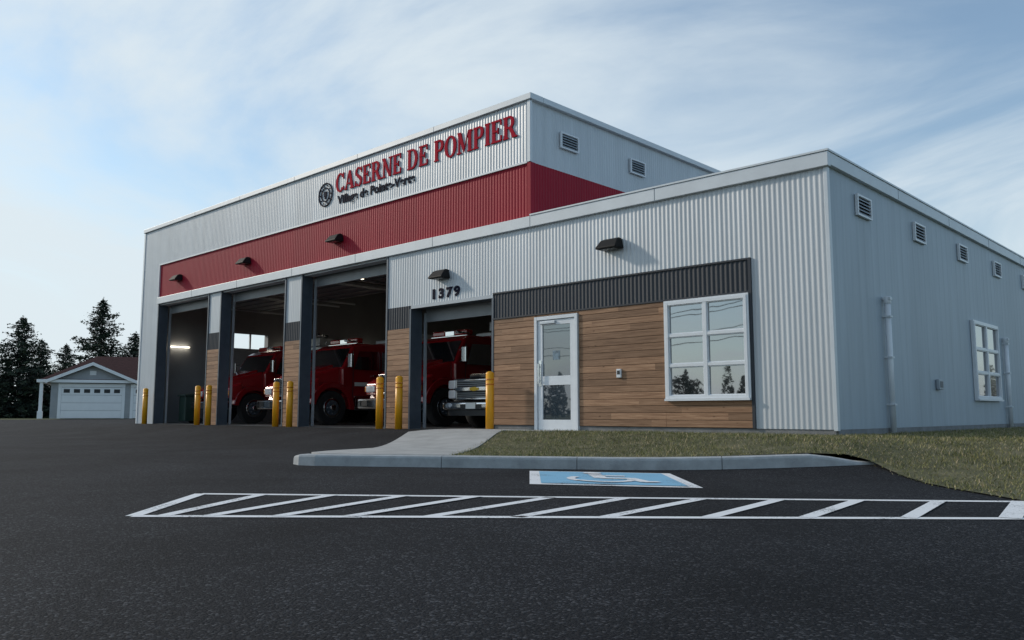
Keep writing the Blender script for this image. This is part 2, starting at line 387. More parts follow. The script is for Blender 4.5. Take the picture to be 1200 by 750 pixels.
pad=empty('accessible_parking_symbol')
O=Vector((-1.43,-5.32));U=Vector((1.41,.76));Vv=Vector((1.21,-1.33))
def pt(a,b): p=O+U*a+Vv*b; return (p.x,p.y)
flat('border',[[pt(0,0),pt(1,0),pt(1,1),pt(0,1)]],M_paint,.005,pad)
flat('blue_field',[[pt(.07,.06),pt(.93,.06),pt(.93,.94),pt(.07,.94)]],M_blue,.010,pad)
def lst(a,b,w): return [pt(*p) for p in stroke(a,b,w)]
sym=[lst((.45,.28),(.47,.55),.09),lst((.45,.38),(.64,.38),.06),lst((.46,.55),(.66,.55),.08),lst((.65,.53),(.72,.78),.08),lst((.70,.78),(.80,.75),.06)]
sym.append([pt(.44+.065*math.cos(t*math.pi/8),.19+.065*math.sin(t*math.pi/8)) for t in range(16)])
for i in range(12):
    a0=math.radians(-20+i*20);a1=a0+math.radians(20)
    sym.append([pt(.46+r*math.cos(a),.62+r*math.sin(a)) for r,a in ((.22,a0),(.22,a1),(.165,a1),(.165,a0))])
flat('wheelchair_symbol',sym,M_paint,.015,pad)

# ---------------------------------------------------------------- fire station
FS=empty('fire_station')
W=.28
core=[(-25.3,-23.9,0,W,-.3,4.15),(-20.2,-19.33,0,W,-.3,4.15),(-15.6,-14.72,0,W,-.3,4.15),(-10.95,-10.0,0,W,-.3,4.15),
      (-10.0,-7.3,0,W,2.83,4.15),(-7.3,-.02,0,W,-.3,4.15)]
boxes('front_wall_core',core,M_reveal,FS)
boxes('upper_wall_core',[(-25.28,-6.22,0,W,4.15,7.0),(-6.22,-.02,0,W,4.15,4.38)],M_trim,FS)
corr('upper_siding',-25.3,-6.2,5.6,6.94,-.045,M_white,FS)
corr('left_end_siding',-25.3,-23.95,-.02,5.6,-.045,M_white,FS)
corr('red_band',-23.95,-6.2,4.41,5.6,-.02,M_red,FS)
corr('low_siding',-10.95,-1.3,2.9,4.2,-.03,M_white,FS)
corr('corner_siding',-1.3,-.02,.12,4.2,-.03,M_white,FS)
corr('pier_siding',-15.6,-14.72,2.9,4.2,-.02,M_white,FS,amp=.005)
corr('pier_siding_left',-20.2,-19.33,2.9,4.2,-.02,M_white,FS,amp=.005)
for nm,a,b in (('charcoal_band',-7.26,-1.3),('charcoal_pier_1',-10.95,-10.0),('charcoal_pier_2',-15.6,-14.72),('charcoal_pier_3',-20.2,-19.33)):
    corr(nm,a,b,2.37,2.9,-.035,M_dark,FS,amp=.013)
boxes('upper_corner_trim',[(-6.25,-6.17,-.075,-.0,5.6,6.93)],M_trim,FS)
boxes('red_corner',[(-6.262,-6.17,-.06,.05,4.43,5.59)],M_red,FS)
boxes('band_drip_trim',[(-23.95,-6.27,-.07,-.02,5.58,5.62),(-23.99,-23.93,-.075,-.0,4.43,5.57)],M_trim,FS)
boxes('low_parapet_cap',[(-23.95,.09,-.11,-.0,4.19,4.42)],M_trim,FS,bevel=.008)
boxes('low_parapet_cap_top',[(-6.15,.10,-.125,.33,4.425,4.455),(-.33,.10,.335,20.1,4.425,4.455)],M_trim,FS)
boxes('low_side_cap',[(.0,.085,.005,20,4.22,4.42)],M_trim,FS,bevel=.006)
boxes('tall_parapet_cap',[(-25.36,-6.12,-.11,.3,6.94,7.07),(-6.42,-6.115,.305,19.95,6.94,7.065),(-25.36,-25.0,.305,19.95,6.94,7.065)],M_trim,FS,bevel=.008)
boxes('cap_joints',[(x-.004,x+.004,-.113,-.105,4.2,4.42) for x in (-3.1,-6.15,-9.2,-12.2,-15.2,-18.3,-21.3)]+[(x-.004,x+.004,-.113,-.105,6.95,7.06) for x in (-9.2,-12.2,-15.2,-18.3,-21.3)]+[(.083,.088,y,y+.008,4.23,4.41) for y in (3,6,9,12,15)],M_reveal,FS)
boxes('corner_trim',[(-.018,.045,-.052,.04,.10,4.19)],M_trim,FS,bevel=.004)
boxes('left_corner_trim',[(-25.36,-25.26,-.07,.04,-.02,6.93)],M_trim,FS)
boxes('door_head_trim',[(-10.0,-7.27,-.055,-.002,2.82,2.895)],M_louv,FS)
boxes('low_siding_base_trim',[(-7.27,-1.3,-.065,-.002,2.895,2.925),(-7.27,-1.3,-.068,-.002,2.345,2.375),(-1.335,-1.285,-.07,-.002,.12,2.92)],M_dark,FS)
je=[]
for s in (10.0,14.72,19.33,23.9): je.append((-s-.05,-s+.004,-.06,.285,-.02,4.18 if s>10 else 2.82))
for s in (10.95,15.6,20.2): je.append((-s-.004,-s+.05,-.06,.285,-.02,4.18))
je.append((-7.304,-7.25,-.06,.285,-.02,2.82))
boxes('door_jambs',je,M_reveal,FS)
def boards():
    L=[];h=.125
    def run(a,b,z0,z1):
        z=math.floor(z0/h)*h
        while z<z1-1e-6:
            za=max(z,z0)+.003; zb=min(z+h,z1)-.003
            if zb-za>.01: L.append((a,b,-.05-random.uniform(0,.003),-.002,za,zb))
            z+=h
    z0,z1=.12,2.343
    run(-2.98,-1.34,z0,.58); run(-4.93,-2.98,z0,z1); run(-7.245,-6.07,z0,z1); run(-6.07,-4.93,2.31,z1)
    for a,b in ((-10.895,-10.055),(-15.545,-14.775),(-20.145,-19.385)): run(a,b,.0,2.37)
    V=[];F=[]
    for b in L:
        k=len(V); V+=bv(*b); F+=[tuple(i+k for i in f) for f in BF]
    mesh('wood_boards',V,F,M_wood,FS,bevel=.004,seg=1)
    boxes('board_backing',[(-7.24,-1.34,-.03,-.001,.12,2.34)],M_black,FS)
boards()
boxes('foundation',[(-7.28,-.0,-.02,.02,-.4,.118),(-.02,.022,.025,20,-.4,.118)],M_concf,FS)
boxes('side_wall_core',[(-W,-.001,W+.001,20,-.3,4.4)],M_trim,FS)
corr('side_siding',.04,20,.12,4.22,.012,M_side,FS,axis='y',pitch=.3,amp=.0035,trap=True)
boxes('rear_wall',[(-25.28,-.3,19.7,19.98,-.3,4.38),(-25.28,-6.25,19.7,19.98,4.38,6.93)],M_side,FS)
boxes('tall_side_core',[(-6.5,-6.225,W,19.7,4.0,6.93)],M_trim,FS)
corr('tall_side_siding',.0,19.9,5.6,6.94,-6.215,M_white,FS,axis='y')
corr('tall_side_red',.0,19.9,4.1,5.6,-6.205,M_red,FS,axis='y')
boxes('roof',[(-6.2,-.3,.3,19.7,3.9,4.0),(-25.2,-6.5,.3,19.7,6.6,6.7)],M_roof,FS)
lw=[]
wins=[(3.4,4.9),(7.2,8.7),(11,12.5),(15,16.5)]
prev=W
for a,b in wins:
    lw.append((-25.28,-25.0,prev,a,-.3,6.93)); lw.append((-25.28,-25.0,a,b,-.3,2.9)); lw.append((-25.28,-25.0,a,b,3.5,6.93)); prev=b
lw.append((-25.28,-25.0,prev,19.7,-.3,6.93))
boxes('left_wall',lw,M_inwall,FS)
boxes('left_window_frames',[(-25.1,-25.04,a,a+.06,2.9,3.5) for a,b in wins]+[(-25.1,-25.04,(a+b)/2-.03,(a+b)/2+.03,2.9,3.5) for a,b in wins],M_frame,FS)
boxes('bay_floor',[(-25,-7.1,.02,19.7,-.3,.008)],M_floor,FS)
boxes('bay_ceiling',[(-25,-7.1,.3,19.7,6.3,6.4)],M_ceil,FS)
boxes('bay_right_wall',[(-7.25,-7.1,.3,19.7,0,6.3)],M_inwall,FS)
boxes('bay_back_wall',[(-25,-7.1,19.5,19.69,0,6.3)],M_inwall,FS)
boxes('ceiling_beams',[(-24.9,-7.3,y,y+.25,5.7,6.2) for y in (4,8,12,16)]+[(-x-.05,-x+.05,.5,19,5.55,5.68) for x in (9,13,17.4,22)],M_ceil,FS)
boxes('wall_and_added_fill_tubes',[(-24.95,-24.88,.9,1.6,2.79,2.82),(-24.95,-24.88,5.2,6.3,2.79,2.82),(-24.95,-24.88,9.2,10.3,2.79,2.82)]+[(-x-.6,-x+.6,y,y+.08,5.4,5.44) for x in (10.4,15.2,19.8) for y in (6,11,16)],M_tube,FS)  # ceiling tubes are added fill to brighten the bays; wall tubes are fittings
od=[];tr=[]
for a,b,h in ((7.35,9.95,2.95),(11.0,14.67,4.3),(15.65,19.28,4.3),(20.25,23.85,4.3)):
    for i in range(6 if h>4 else 5):
        od.append((-b,-a,.75+i*.56,.75+i*.56+.545,h,h+.05))
        od.append((-b+.05,-a-.05,.75+i*.56+.25,.75+i*.56+.29,h-.04,h-.002))
    for x in (-b-.02,-a+.02-.04): 
        tr.append((x,x+.05,.32,.38,0.02,h-.2)); tr.append((x,x+.05,.5,5,h-.08,h-.03))
    od.append((-b,-a,.36,.41,h-.42,h-.06))
boxes('open_overhead_doors',od,M_doorp,FS)
boxes('door_tracks',tr,M_alu,FS)
boxes('gear_lockers',[(-24.9,-24.3,y,y+.9,.02,1.95) for y in (7.0,7.95,8.9,9.85)]+[(-x-1,-x,18.6,19.4,.02,2.1) for x in (8,10.2,12.4,14.6,17,20)],M_reveal,FS,bevel=.01)

def window(pref,cx,w,z0,z1,axis,parent,off):
    def T(b):
        a0,a1,d0,d1,za,zb=b
        return (a0,a1,off-d1,off-d0,za,zb) if axis=='x' else (off+d0,off+d1,a0,a1,za,zb)
    a0=cx-w/2;a1=cx+w/2;f=.05;H=z1-z0
    fr=[(a0,a0+f,0,.075,z0,z1),(a1-f,a1,0,.075,z0,z1),(a0+f,a1-f,0,.073,z0,z0+f),(a0+f,a1-f,0,.073,z1-f,z1),(cx-.035,cx+.035,0,.068,z0+f,z1-f)]
    rows=[z0+f,z0+f+(H-2*f)*.33,z0+f+(H-2*f)*.66,z1-f]
    for r in rows[1:3]:
        fr.append((a0+f,cx-.035,0,.064,r-.025,r+.025)); fr.append((cx+.035,a1-f,0,.064,r-.025,r+.025))
    for c0,c1 in ((a0+f,cx-.035),(cx+.035,a1-f)):
        for i in range(3):
            b0=rows[i]+(.025 if i else 0); b1=rows[i+1]-(.025 if i<2 else 0)
            fr+= [(c0,c0+.018,0,.05,b0,b1),(c1-.018,c1,0,.05,b0,b1),(c0+.018,c1-.018,0,.049,b0,b0+.018),(c0+.018,c1-.018,0,.049,b1-.018,b1)]
    boxes(pref+'_frame',[T(b) for b in fr],M_frame,parent)
    boxes(pref+'_glass',[T((a0+.03,a1-.03,.005,.02,z0+.03,z1-.03))],M_glass,parent)
    boxes(pref+'_sill',[T((a0-.03,a1+.03,0,.10,z0-.04,z0-.002))],M_frame,parent)
    boxes(pref+'_casing',[T((a0-.035,a0-.001,0,.062,z0,z1)),T((a1+.001,a1+.035,0,.062,z0,z1)),T((a0-.035,a1+.035,0,.063,z1+.001,z1+.03))],M_frame,parent)
window('front_window',-2.15,1.56,.62,2.31,'x',FS,-.03)
window('side_window',8.35,1.95,.68,2.36,'y',FS,.02)
window('side_window_far',14.3,1.95,.68,2.36,'y',FS,.02)
boxes('entrance_door_frame',[(-6.06,-5.99,-.09,0,.0,2.3),(-5.01,-4.94,-.09,0,.0,2.3),(-5.99,-5.01,-.088,0,2.23,2.3)],M_frame,FS,bevel=.004)
boxes('entrance_door_leaf',[(-5.975,-5.86,-.06,-.01,.03,2.22),(-5.14,-5.025,-.06,-.01,.03,2.22),(-5.86,-5.14,-.059,-.01,.03,.24),(-5.86,-5.14,-.059,-.01,.92,1.10),(-5.86,-5.14,-.059,-.01,2.12,2.22)],M_frame,FS,bevel=.003)
boxes('entrance_door_glass',[(-5.88,-5.12,-.04,-.02,.22,2.14)],glass_mat('door_glass',.18,(.03,.045,.06)),FS)
boxes('door_threshold',[(-6.0,-5.0,-.14,0,-.02,.025)],M_alu,FS)
boxes('door_closer',[(-5.9,-5.5,-.10,-.061,2.14,2.20)],M_alu,FS,bevel=.01)
boxes('door_pull',[(-5.93,-5.90,-.13,-.10,.95,1.35),(-5.93,-5.90,-.10,-.06,1.0,1.03),(-5.93,-5.90,-.10,-.06,1.27,1.30),(-5.95,-5.88,-.068,-.06,.9,1.42)],M_chrome,FS)
boxes('door_notice',[(-5.60,-5.42,-.046,-.041,1.42,1.60)],simple('notice_paper',(.16,.24,.30),.5,0,.6,16),FS)
boxes('intercom',[(-4.02,-3.92,-.09,-.05,1.02,1.18)],M_frame,FS,bevel=.006)
boxes('intercom_face',[(-4.0,-3.94,-.096,-.091,1.08,1.15)],M_black,FS)
def wall_lamp(i,x,z):
    prof=[(-.03,z-.09),(-.03,z+.11),(-.11,z+.12),(-.19,z+.085),(-.30,z-.05),(-.31,z-.09)]
    prism('wall_lamp_housing_%d'%i,prof,x-.24,x+.24,M_bronze,FS,bevel=.02,inset_top=.05)
    boxes('wall_lamp_lens_%d'%i,[(x-.16,x+.16,-.25,-.09,z-.10,z-.088)],M_lens,FS)
for i,(s,z) in enumerate(((4.08,3.52),(8.89,3.5),(13.07,4.95),(17.84,4.95),(22.4,4.95))): wall_lamp(i,-s,z)
def vent(i,x,y,z,w=.62,h=.36):
    fr=[(x,x+.05,y-w/2,y-w/2+.035,z-h/2,z+h/2),(x,x+.05,y+w/2-.035,y+w/2,z-h/2,z+h/2),(x,x+.049,y-w/2+.035,y+w/2-.035,z-h/2,z-h/2+.03),(x,x+.049,y-w/2+.035,y+w/2-.035,z+h/2-.03,z+h/2)]
    boxes('vent_frame_%d'%i,fr,M_frame,FS)
    boxes('vent_back_%d'%i,[(x-.01,x+.004,y-w/2+.02,y+w/2-.02,z-h/2+.02,z+h/2-.02)],M_black,FS)
    V=[];F=[];n=5
    for k in range(n):
        za=z-h/2+.035+k*(h-.07)/n; k0=len(V)
        V+=[(x+.045,y-w/2+.035,za),(x+.045,y+w/2-.035,za),(x+.008,y+w/2-.035,za+.045),(x+.008,y-w/2+.035,za+.045),
            (x+.045,y-w/2+.035,za+.006),(x+.045,y+w/2-.035,za+.006),(x+.008,y+w/2-.035,za+.051),(x+.008,y-w/2+.035,za+.051)]
        F+=[tuple(a+k0 for a in f) for f in BF]
    mesh('vent_slats_%d'%i,V,F,M_louv,FS)
for i in range(7): vent(i,.022,1.4+2.8*i,3.80)
for i in range(6): vent(10+i,-6.19,1.22+2.6*i,6.30)
def pipe(i,y,zt):
    cyl('downpipe_%d'%i,(.09,y,(zt+.05)/2),.05,zt-.05,M_frame,FS)
    cyl('downpipe_head_%d'%i,(.09,y,zt),.062,.12,M_frame,FS,bevel=.01)
    boxes('pipe_straps_%d'%i,[(.01,.15,y-.06,y+.06,z,z+.03) for z in (.5,1.3,2.0)],M_trim,FS)
    boxes('pipe_outlet_%d'%i,[(.03,.16,y-.055,y+.055,zt-.01,zt+.05)],M_trim,FS,bevel=.01)
pipe(0,2.15,2.3); pipe(1,9.95,2.1)
boxes('meter_box',[(.025,.09,4.75,5.0,.82,1.02)],M_louv,FS,bevel=.01)
boxes('meter_face',[(.091,.096,4.79,4.96,.86,.98)],M_reveal,FS)

# ---------------- lettering
def rect(a,b,c,d): return [(a,c),(b,c),(b,d),(a,d)]
def ring(cx,cz,rx,rz,tx,tz,a0,a1,n=18):
    o=[];i_=[]
    for k in range(n+1):
        a=math.radians(a0+(a1-a0)*k/n)
        o.append((cx+rx*math.cos(a),cz+rz*math.sin(a))); i_.append((cx+(rx-tx)*math.cos(a),cz+(rz-tz)*math.sin(a)))
    return o+i_[::-1]
T=.19;t=.085;S=.07
def st(x,w=T): return [rect(x,x+w,0,1),rect(x-.06,x+w+.06,0,S),rect(x-.06,x+w+.06,1-S,1)]
def g_E(): return st(.07)+[rect(.1,.64,1-t,1),rect(.57,.64,.74,1),rect(.1,.66,0,t),rect(.59,.66,0,.27),rect(.1,.47,.46,.54),rect(.42,.47,.37,.64)]
def g_P(): return st(.07)+[rect(.2,.42,1-t,1),rect(.2,.42,.44,.44+t),ring(.40,.72,.27,.28,.17,t,-90,90)]
G={'E':(g_E,.70),'P':(g_P,.70),
'R':(lambda: g_P()+[[(.36,.47),(.54,.47),(.80,0),(.58,0)],rect(.56,.85,0,S)],.84),
'C':(lambda:[ring(.40,.5,.39,.52,.19,t,38,322,30),rect(.66,.73,.66,1.0),rect(.67,.73,.08,.26)],.78),
'O':(lambda:[ring(.41,.5,.40,.52,.19,t,-90,90),ring(.41,.5,.40,.52,.19,t,90,270)],.82),
'D':(lambda: st(.07)+[rect(.2,.40,1-t,1),rect(.2,.40,0,t),ring(.38,.5,.41,.5,.19,t,-90,90)],.84),
'S':(lambda:[ring(.32,.735,.27,.285,.14,t,30,215),ring(.34,.27,.28,.29,.15,t,35,-150),[(.08,.62),(.20,.70),(.58,.44),(.50,.26)],rect(.53,.59,.70,1),rect(.04,.10,0,.30)],.66),
'N':(lambda:[rect(.10,.19,0,1),rect(.0,.28,0,S),rect(.64,.73,0,1),rect(.54,.82,1-S,1),[(.0,1),(.24,1),(.72,0),(.60,0)]],.84),
'A':(lambda:[[(.06,0),(.15,0),(.44,1),(.35,1)],[(.34,1),(.50,1),(.80,0),(.57,0)],rect(.18,.62,.27,.35),rect(-.01,.22,0,S),rect(.50,.86,0,S)],.86),
'M':(lambda:[rect(.10,.19,0,1),rect(.0,.28,0,S),rect(.76,.95,0,1),rect(.70,1.02,0,S),rect(.9,1.02,1-S,1),[(.02,1),(.26,1),(.52,.22),(.46,.02)],[(.46,.02),(.53,.22),(.82,1),(.76,1)]],1.04),
'I':(lambda: st(.08),.36),' ':(lambda:[],.34)}
def sign_text(txt,x0,x1,z0,h,mat,name,parent,y=-.056,depth=.018):
    tot=sum(G[c][1]+.045 for c in txt)-.045; sx=(x1-x0)/tot; X=0;V=[];F=[]
    for ch in txt:
        fn,w=G[ch]
        for i,P in enumerate(fn()):
            yf=y-depth-.0012*i; n=len(P); k=len(V)
            V+=[(x0+(X+a)*sx,yf,z0+b*h) for a,b in P]+[(x0+(X+a)*sx,y,z0+b*h) for a,b in P]
            F+=[tuple(k+j for j in range(n)),tuple(k+n+j for j in range(n-1,-1,-1))]+[(k+j,k+(j+1)%n,k+n+(j+1)%n,k+n+j) for j in range(n)]
        X+=w+.045
    return mesh(name,V,F,mat,parent)
SG=empty('fire_station_sign')
sign_text('CASERNE DE POMPIER',-13.2,-6.55,6.22,.50,M_txtred,'main_lettering',SG)
def font(txt,name,x,z,size,mat,parent,y=-.075,bold=.012,sp=1.0,w=None):
    c=bpy.data.curves.new(name,'FONT'); c.body=txt; c.size=size; c.extrude=.006; c.offset=bold; c.space_character=sp
    o=bpy.data.objects.new(name,c); COL.objects.link(o); c.materials.append(mat); o.parent=parent
    o.location=(x,y,z); o.rotation_euler=(math.pi/2,0,0)
    if w:
        bpy.context.view_layer.update(); o.scale=(w/o.dimensions.x,1,1)
    return o
font('Village de Pointe-Verte','village_lettering',-13.1,5.90,.31,M_txtdark,SG,y=-.062,bold=.010,w=3.2)
def disc_ring(name,cx,cz,R,r,mat,parent,y0=-.075,y1=-.056):
    P1=ring(cx,cz,R,R,R-r,R-r,-90,90); P2=ring(cx,cz,R,R,R-r,R-r,90,270);V=[];F=[]
    for P in (P1,P2):
        n=len(P);k=len(V); V+=[(a,y0,b) for a,b in P]+[(a,y1,b) for a,b in P]
        F+=[tuple(k+j for j in range(n)),tuple(k+n+j for j in range(n-1,-1,-1))]+[(k+j,k+(j+1)%n,k+n+(j+1)%n,k+n+j) for j in range(n)]
    mesh(name,V,F,mat,parent)
disc_ring('emblem_outer_ring',-13.68,6.26,.33,.295,M_txtdark,SG); disc_ring('emblem_inner_ring',-13.68,6.26,.20,.172,M_txtdark,SG)
for i in range(10):
    a=i*math.pi/5; cyl('emblem_rosette_%d'%i,(-13.68+.248*math.cos(a),-.066,6.26+.248*math.sin(a)),.02,.018,M_txtdark,SG,axis='y',n=10)
boxes('emblem_shield',[(-13.75,-13.61,-.075,-.056,6.20,6.35),(-13.72,-13.64,-.073,-.057,6.14,6.199)],M_txtdark,SG,bevel=.008)
NS=empty('address_number')
font('1379','numerals',-9.30,2.99,.30,M_txtdark,NS,y=-.047,bold=.014,sp=1.35,w=.92)

for k,s in enumerate((7.03,10.0,10.72,14.65,15.35,19.25,19.98,23.86)):
    B=empty('bollard',(-s,-.38,0))
    cyl('post',(0,0,.58),.085,1.2,M_yellow,B,n=32)
    V=[];F=[];n=24
    for j in range(5):
        a=j/5*math.pi/2
        for i in range(n): V.append((.085*math.cos(a)*math.cos(2*math.pi*i/n),.085*math.cos(a)*math.sin(2*math.pi*i/n),1.18+.05*math.sin(a)))
    V.append((0,0,1.23))
    for j in range(4):
        for i in range(n): F.append((j*n+i,j*n+(i+1)%n,(j+1)*n+(i+1)%n,(j+1)*n+i))
    for i in range(n): F.append((4*n+i,4*n+(i+1)%n,5*n))
    mesh('cap',V,F,M_yellow,B,smooth=True)
    for z in (.96,1.06): cyl('band_%d'%int(z*100),(0,0,z),.0865,.03,M_amber,B,n=32)

# ---------------------------------------------------------------- vehicles
def wheel(P,nm,x,y,r,w):
    cyl(nm+'_tyre',(x,y,r),r,w,M_tyre,P,axis='x',n=40,bevel=.04)
    sg=1 if x>0 else -1
    cyl(nm+'_rim',(x+sg*(w/2-.03),y,r),r*.58,.08,M_chrome,P,axis='x',n=32,bevel=.015)
    cyl(nm+'_dish',(x+sg*(w/2-.0),y,r),r*.44,.03,M_reveal,P,axis='x',n=24)
    cyl(nm+'_hub',(x+sg*(w/2+.03),y,r),r*.2,.12,M_chrome,P,axis='x',n=20,bevel=.02)
    for i in range(8):
        a=i*math.pi/4; cyl(nm+'_nut_%d'%i,(x+sg*(w/2+.02),y+r*.33*math.cos(a),r+r*.33*math.sin(a)),.018,.05,M_chrome,P,axis='x',n=8)
def arch(nm,P,x0,x1,cy,cz,ro,ri,mat,a0=0,a1=180):
    pr=[]
    for k in range(17):
        a=math.radians(a0+(a1-a0)*k/16); pr.append((cy+ro*math.cos(a),cz+ro*math.sin(a)))
    for k in range(16,-1,-1):
        a=math.radians(a0+(a1-a0)*k/16); pr.append((cy+ri*math.cos(a),cz+ri*math.sin(a)))
    return prism(nm,pr,x0,x1,mat,P,bevel=.03)
def fire_truck(x,y):
    P=empty('fire_truck',(x,y,.01))
    boxes('chassis',[(-.45,.45,.4,9.2,.55,.85)],M_black,P)
    boxes('front_bumper',[(-1.22,1.22,-.1,.16,.48,.76)],M_chrome,P,bevel=.05,seg=3)
    boxes('bumper_inset',[(-.4,.4,-.112,-.101,.53,.71),(-1.0,-.75,-.112,-.101,.55,.70),(.75,1.0,-.112,-.101,.55,.70)],M_black,P)
    hexa('hood',(-.66,.66,.86,1.44,.16),(-.98,.98,.86,1.82,1.55),M_fire,P,bevel=.12,seg=4)
    hexa('hood_ridge',(-.42,.42,1.2,1.49,.2),(-.6,.6,1.5,1.88,1.5),M_fire,P,bevel=.05)
    boxes('grille_surround',[(-.52,-.45,.08,.2,.86,1.42),(.45,.52,.08,.2,.86,1.42),(-.45,.45,.081,.2,1.35,1.42),(-.45,.45,.081,.2,.86,.92)],M_chrome,P,bevel=.012)
    boxes('grille_back',[(-.45,.45,.13,.18,.92,1.35)],M_black,P)
    boxes('grille_bars',[(-.45,.45,.10,.13,.955+i*.07,.97+i*.07) for i in range(6)],M_chrome,P)
    for sg in (-1,1):
        a,b=sorted((sg*.56,sg*1.2))
        hexa('fender_nose_%d'%sg,(a+.02,b-.08,.86,1.18,.14),(a,b,.86,1.42,.62),M_fire,P,bevel=.07,seg=4)
        a,b=sorted((sg*.84,sg*1.23)); arch('fender_%d'%sg,P,a,b,1.08,.52,.80,.60,M_fire,-5,172)
        a,b=sorted((sg*.72,sg*1.1)); boxes('headlight_%d'%sg,[(a,b,.09,.2,.93,1.12)],M_hl,P,bevel=.04,seg=3)
        boxes('turn_signal_%d'%sg,[(min(sg*1.11,sg*1.17),max(sg*1.11,sg*1.17),.12,.25,.95,1.1)],M_amber,P,bevel=.015)
        wheel(P,'front_wheel_%d'%sg,sg*1.03,1.08,.52,.3)
        wheel(P,'rear_wheel_%d'%sg,sg*.98,6.8,.52,.5)
        a,b=sorted((sg*1.22,sg*1.42)); boxes('mirror_%d'%sg,[(a,b,1.58,1.66,1.75,2.2)],M_chrome,P,bevel=.03)
        a,b=sorted((sg*1.05,sg*1.3)); boxes('mirror_arm_%d'%sg,[(a,b,1.66,1.69,2.1,2.13),(a,b,1.66,1.69,1.78,1.81)],M_black,P)
        X0,X1=sorted((sg*1.085,sg*1.105))
        prism('side_glass_%d'%sg,[(1.92,1.72),(2.12,2.3),(2.85,2.32),(2.85,1.72)],X0,X1,M_truckglass,P)
        prism('rear_side_glass_%d'%sg,[(3.0,1.72),(3.0,2.32),(3.75,2.32),(3.75,1.72)],X0,X1,M_truckglass,P)
        boxes('door_seams_%d'%sg,[(min(sg*1.09,sg*1.103),max(sg*1.09,sg*1.103),yy,yy+.015,.85,2.3) for yy in (1.88,2.92,3.82)],M_black,P)
        boxes('door_handle_%d'%sg,[(min(sg*1.10,sg*1.14),max(sg*1.10,sg*1.14),2.65,2.8,1.52,1.56)],M_chrome,P)
        boxes('cab_stripe_%d'%sg,[(min(sg*1.095,sg*1.115),max(sg*1.095,sg*1.115),1.95,3.8,1.2,1.32)],M_refl,P)
        boxes('step_%d'%sg,[(min(sg*.85,sg*1.18),max(sg*.85,sg*1.18),1.9,3.0,.45,.55),(min(sg*.8,sg*1.15),max(sg*.8,sg*1.15),1.95,2.95,.55,.9)],M_chrome,P,bevel=.02)
        boxes('body_stripe_%d'%sg,[(min(sg*1.22,sg*1.245),max(sg*1.22,sg*1.245),4.1,9.1,1.25,1.43)],M_refl,P)
        for i,(ya,yb) in enumerate(((4.2,5.6),(6.1,7.5),(7.8,9.0))):
            X0,X1=sorted((sg*1.215,sg*1.238)); boxes('shutter_%d_%d'%(sg,i),[(X0,X1,ya,yb,1.5+.0+j*.1,1.59+j*.1) for j in range(10)],M_alu,P)
    prism('cab',[(1.5,.8),(1.5,1.72),(1.95,2.46),(2.15,2.56),(3.95,2.58),(4.0,2.4),(4.0,.8)],-1.1,1.1,M_fire,P,bevel=.06,seg=3,inset_top=.10)
    d=Vector((1.95-1.5,2.46-1.72)).normalized(); nn=Vector((-d.y,d.x))
    a=Vector((1.5,1.72))+d*.07+nn*.004; b=Vector((1.5,1.72))+d*.78+nn*.004
    V=[];
    for xx0,xx1,p in ((-.98,.98,a),(-.9,.9,b)):
        V+=[(xx0,p.x,p.y),(xx1,p.x,p.y)]
    V2=[(v[0],v[1]+nn.x*.012,v[2]+nn.y*.012) for v in V]
    mesh('windscreen',V+V2,[(0,1,3,2),(4,6,7,5),(0,4,5,1),(1,5,7,3),(3,7,6,2),(2,6,4,0)],M_truckglass,P)
    boxes('light_bar',[(-.75,-.2,2.25,2.5,2.60,2.76),(.2,.75,2.25,2.5,2.60,2.76)],M_lbred,P,bevel=.04,seg=3)
    boxes('light_bar_base',[(-.78,.78,2.22,2.53,2.565,2.6),(-.19,.19,2.26,2.49,2.6,2.74)],M_chrome,P,bevel=.01)
    cyl('air_horn',(.95,1.9,2.62),.04,.5,M_chrome,P,axis='y',n=16,r2=.02)
    boxes('pump_body',[(-1.22,1.22,4.08,9.2,.75,2.75)],M_fire,P,bevel=.03)
    boxes('hose_deck',[(-1.1,1.1,4.4,9.0,2.76,2.9),(-.3,.3,4.2,4.8,2.9,3.2)],M_alu,P,bevel=.02)
    cyl('monitor',(0,4.5,3.3),.09,.5,M_chrome,P,axis='y',n=16,r2=.06)
    boxes('ladder',[(.7,.76,4.2,9,2.95,3.03),(1.0,1.06,4.2,9,2.95,3.03)]+[(.76,1.0,4.4+i*.35,4.44+i*.35,2.97,3.01) for i in range(13)],M_alu,P)
    return P
fire_truck(-22.05,1.0); fire_truck(-17.45,1.0); fire_truck(-12.85,1.5)
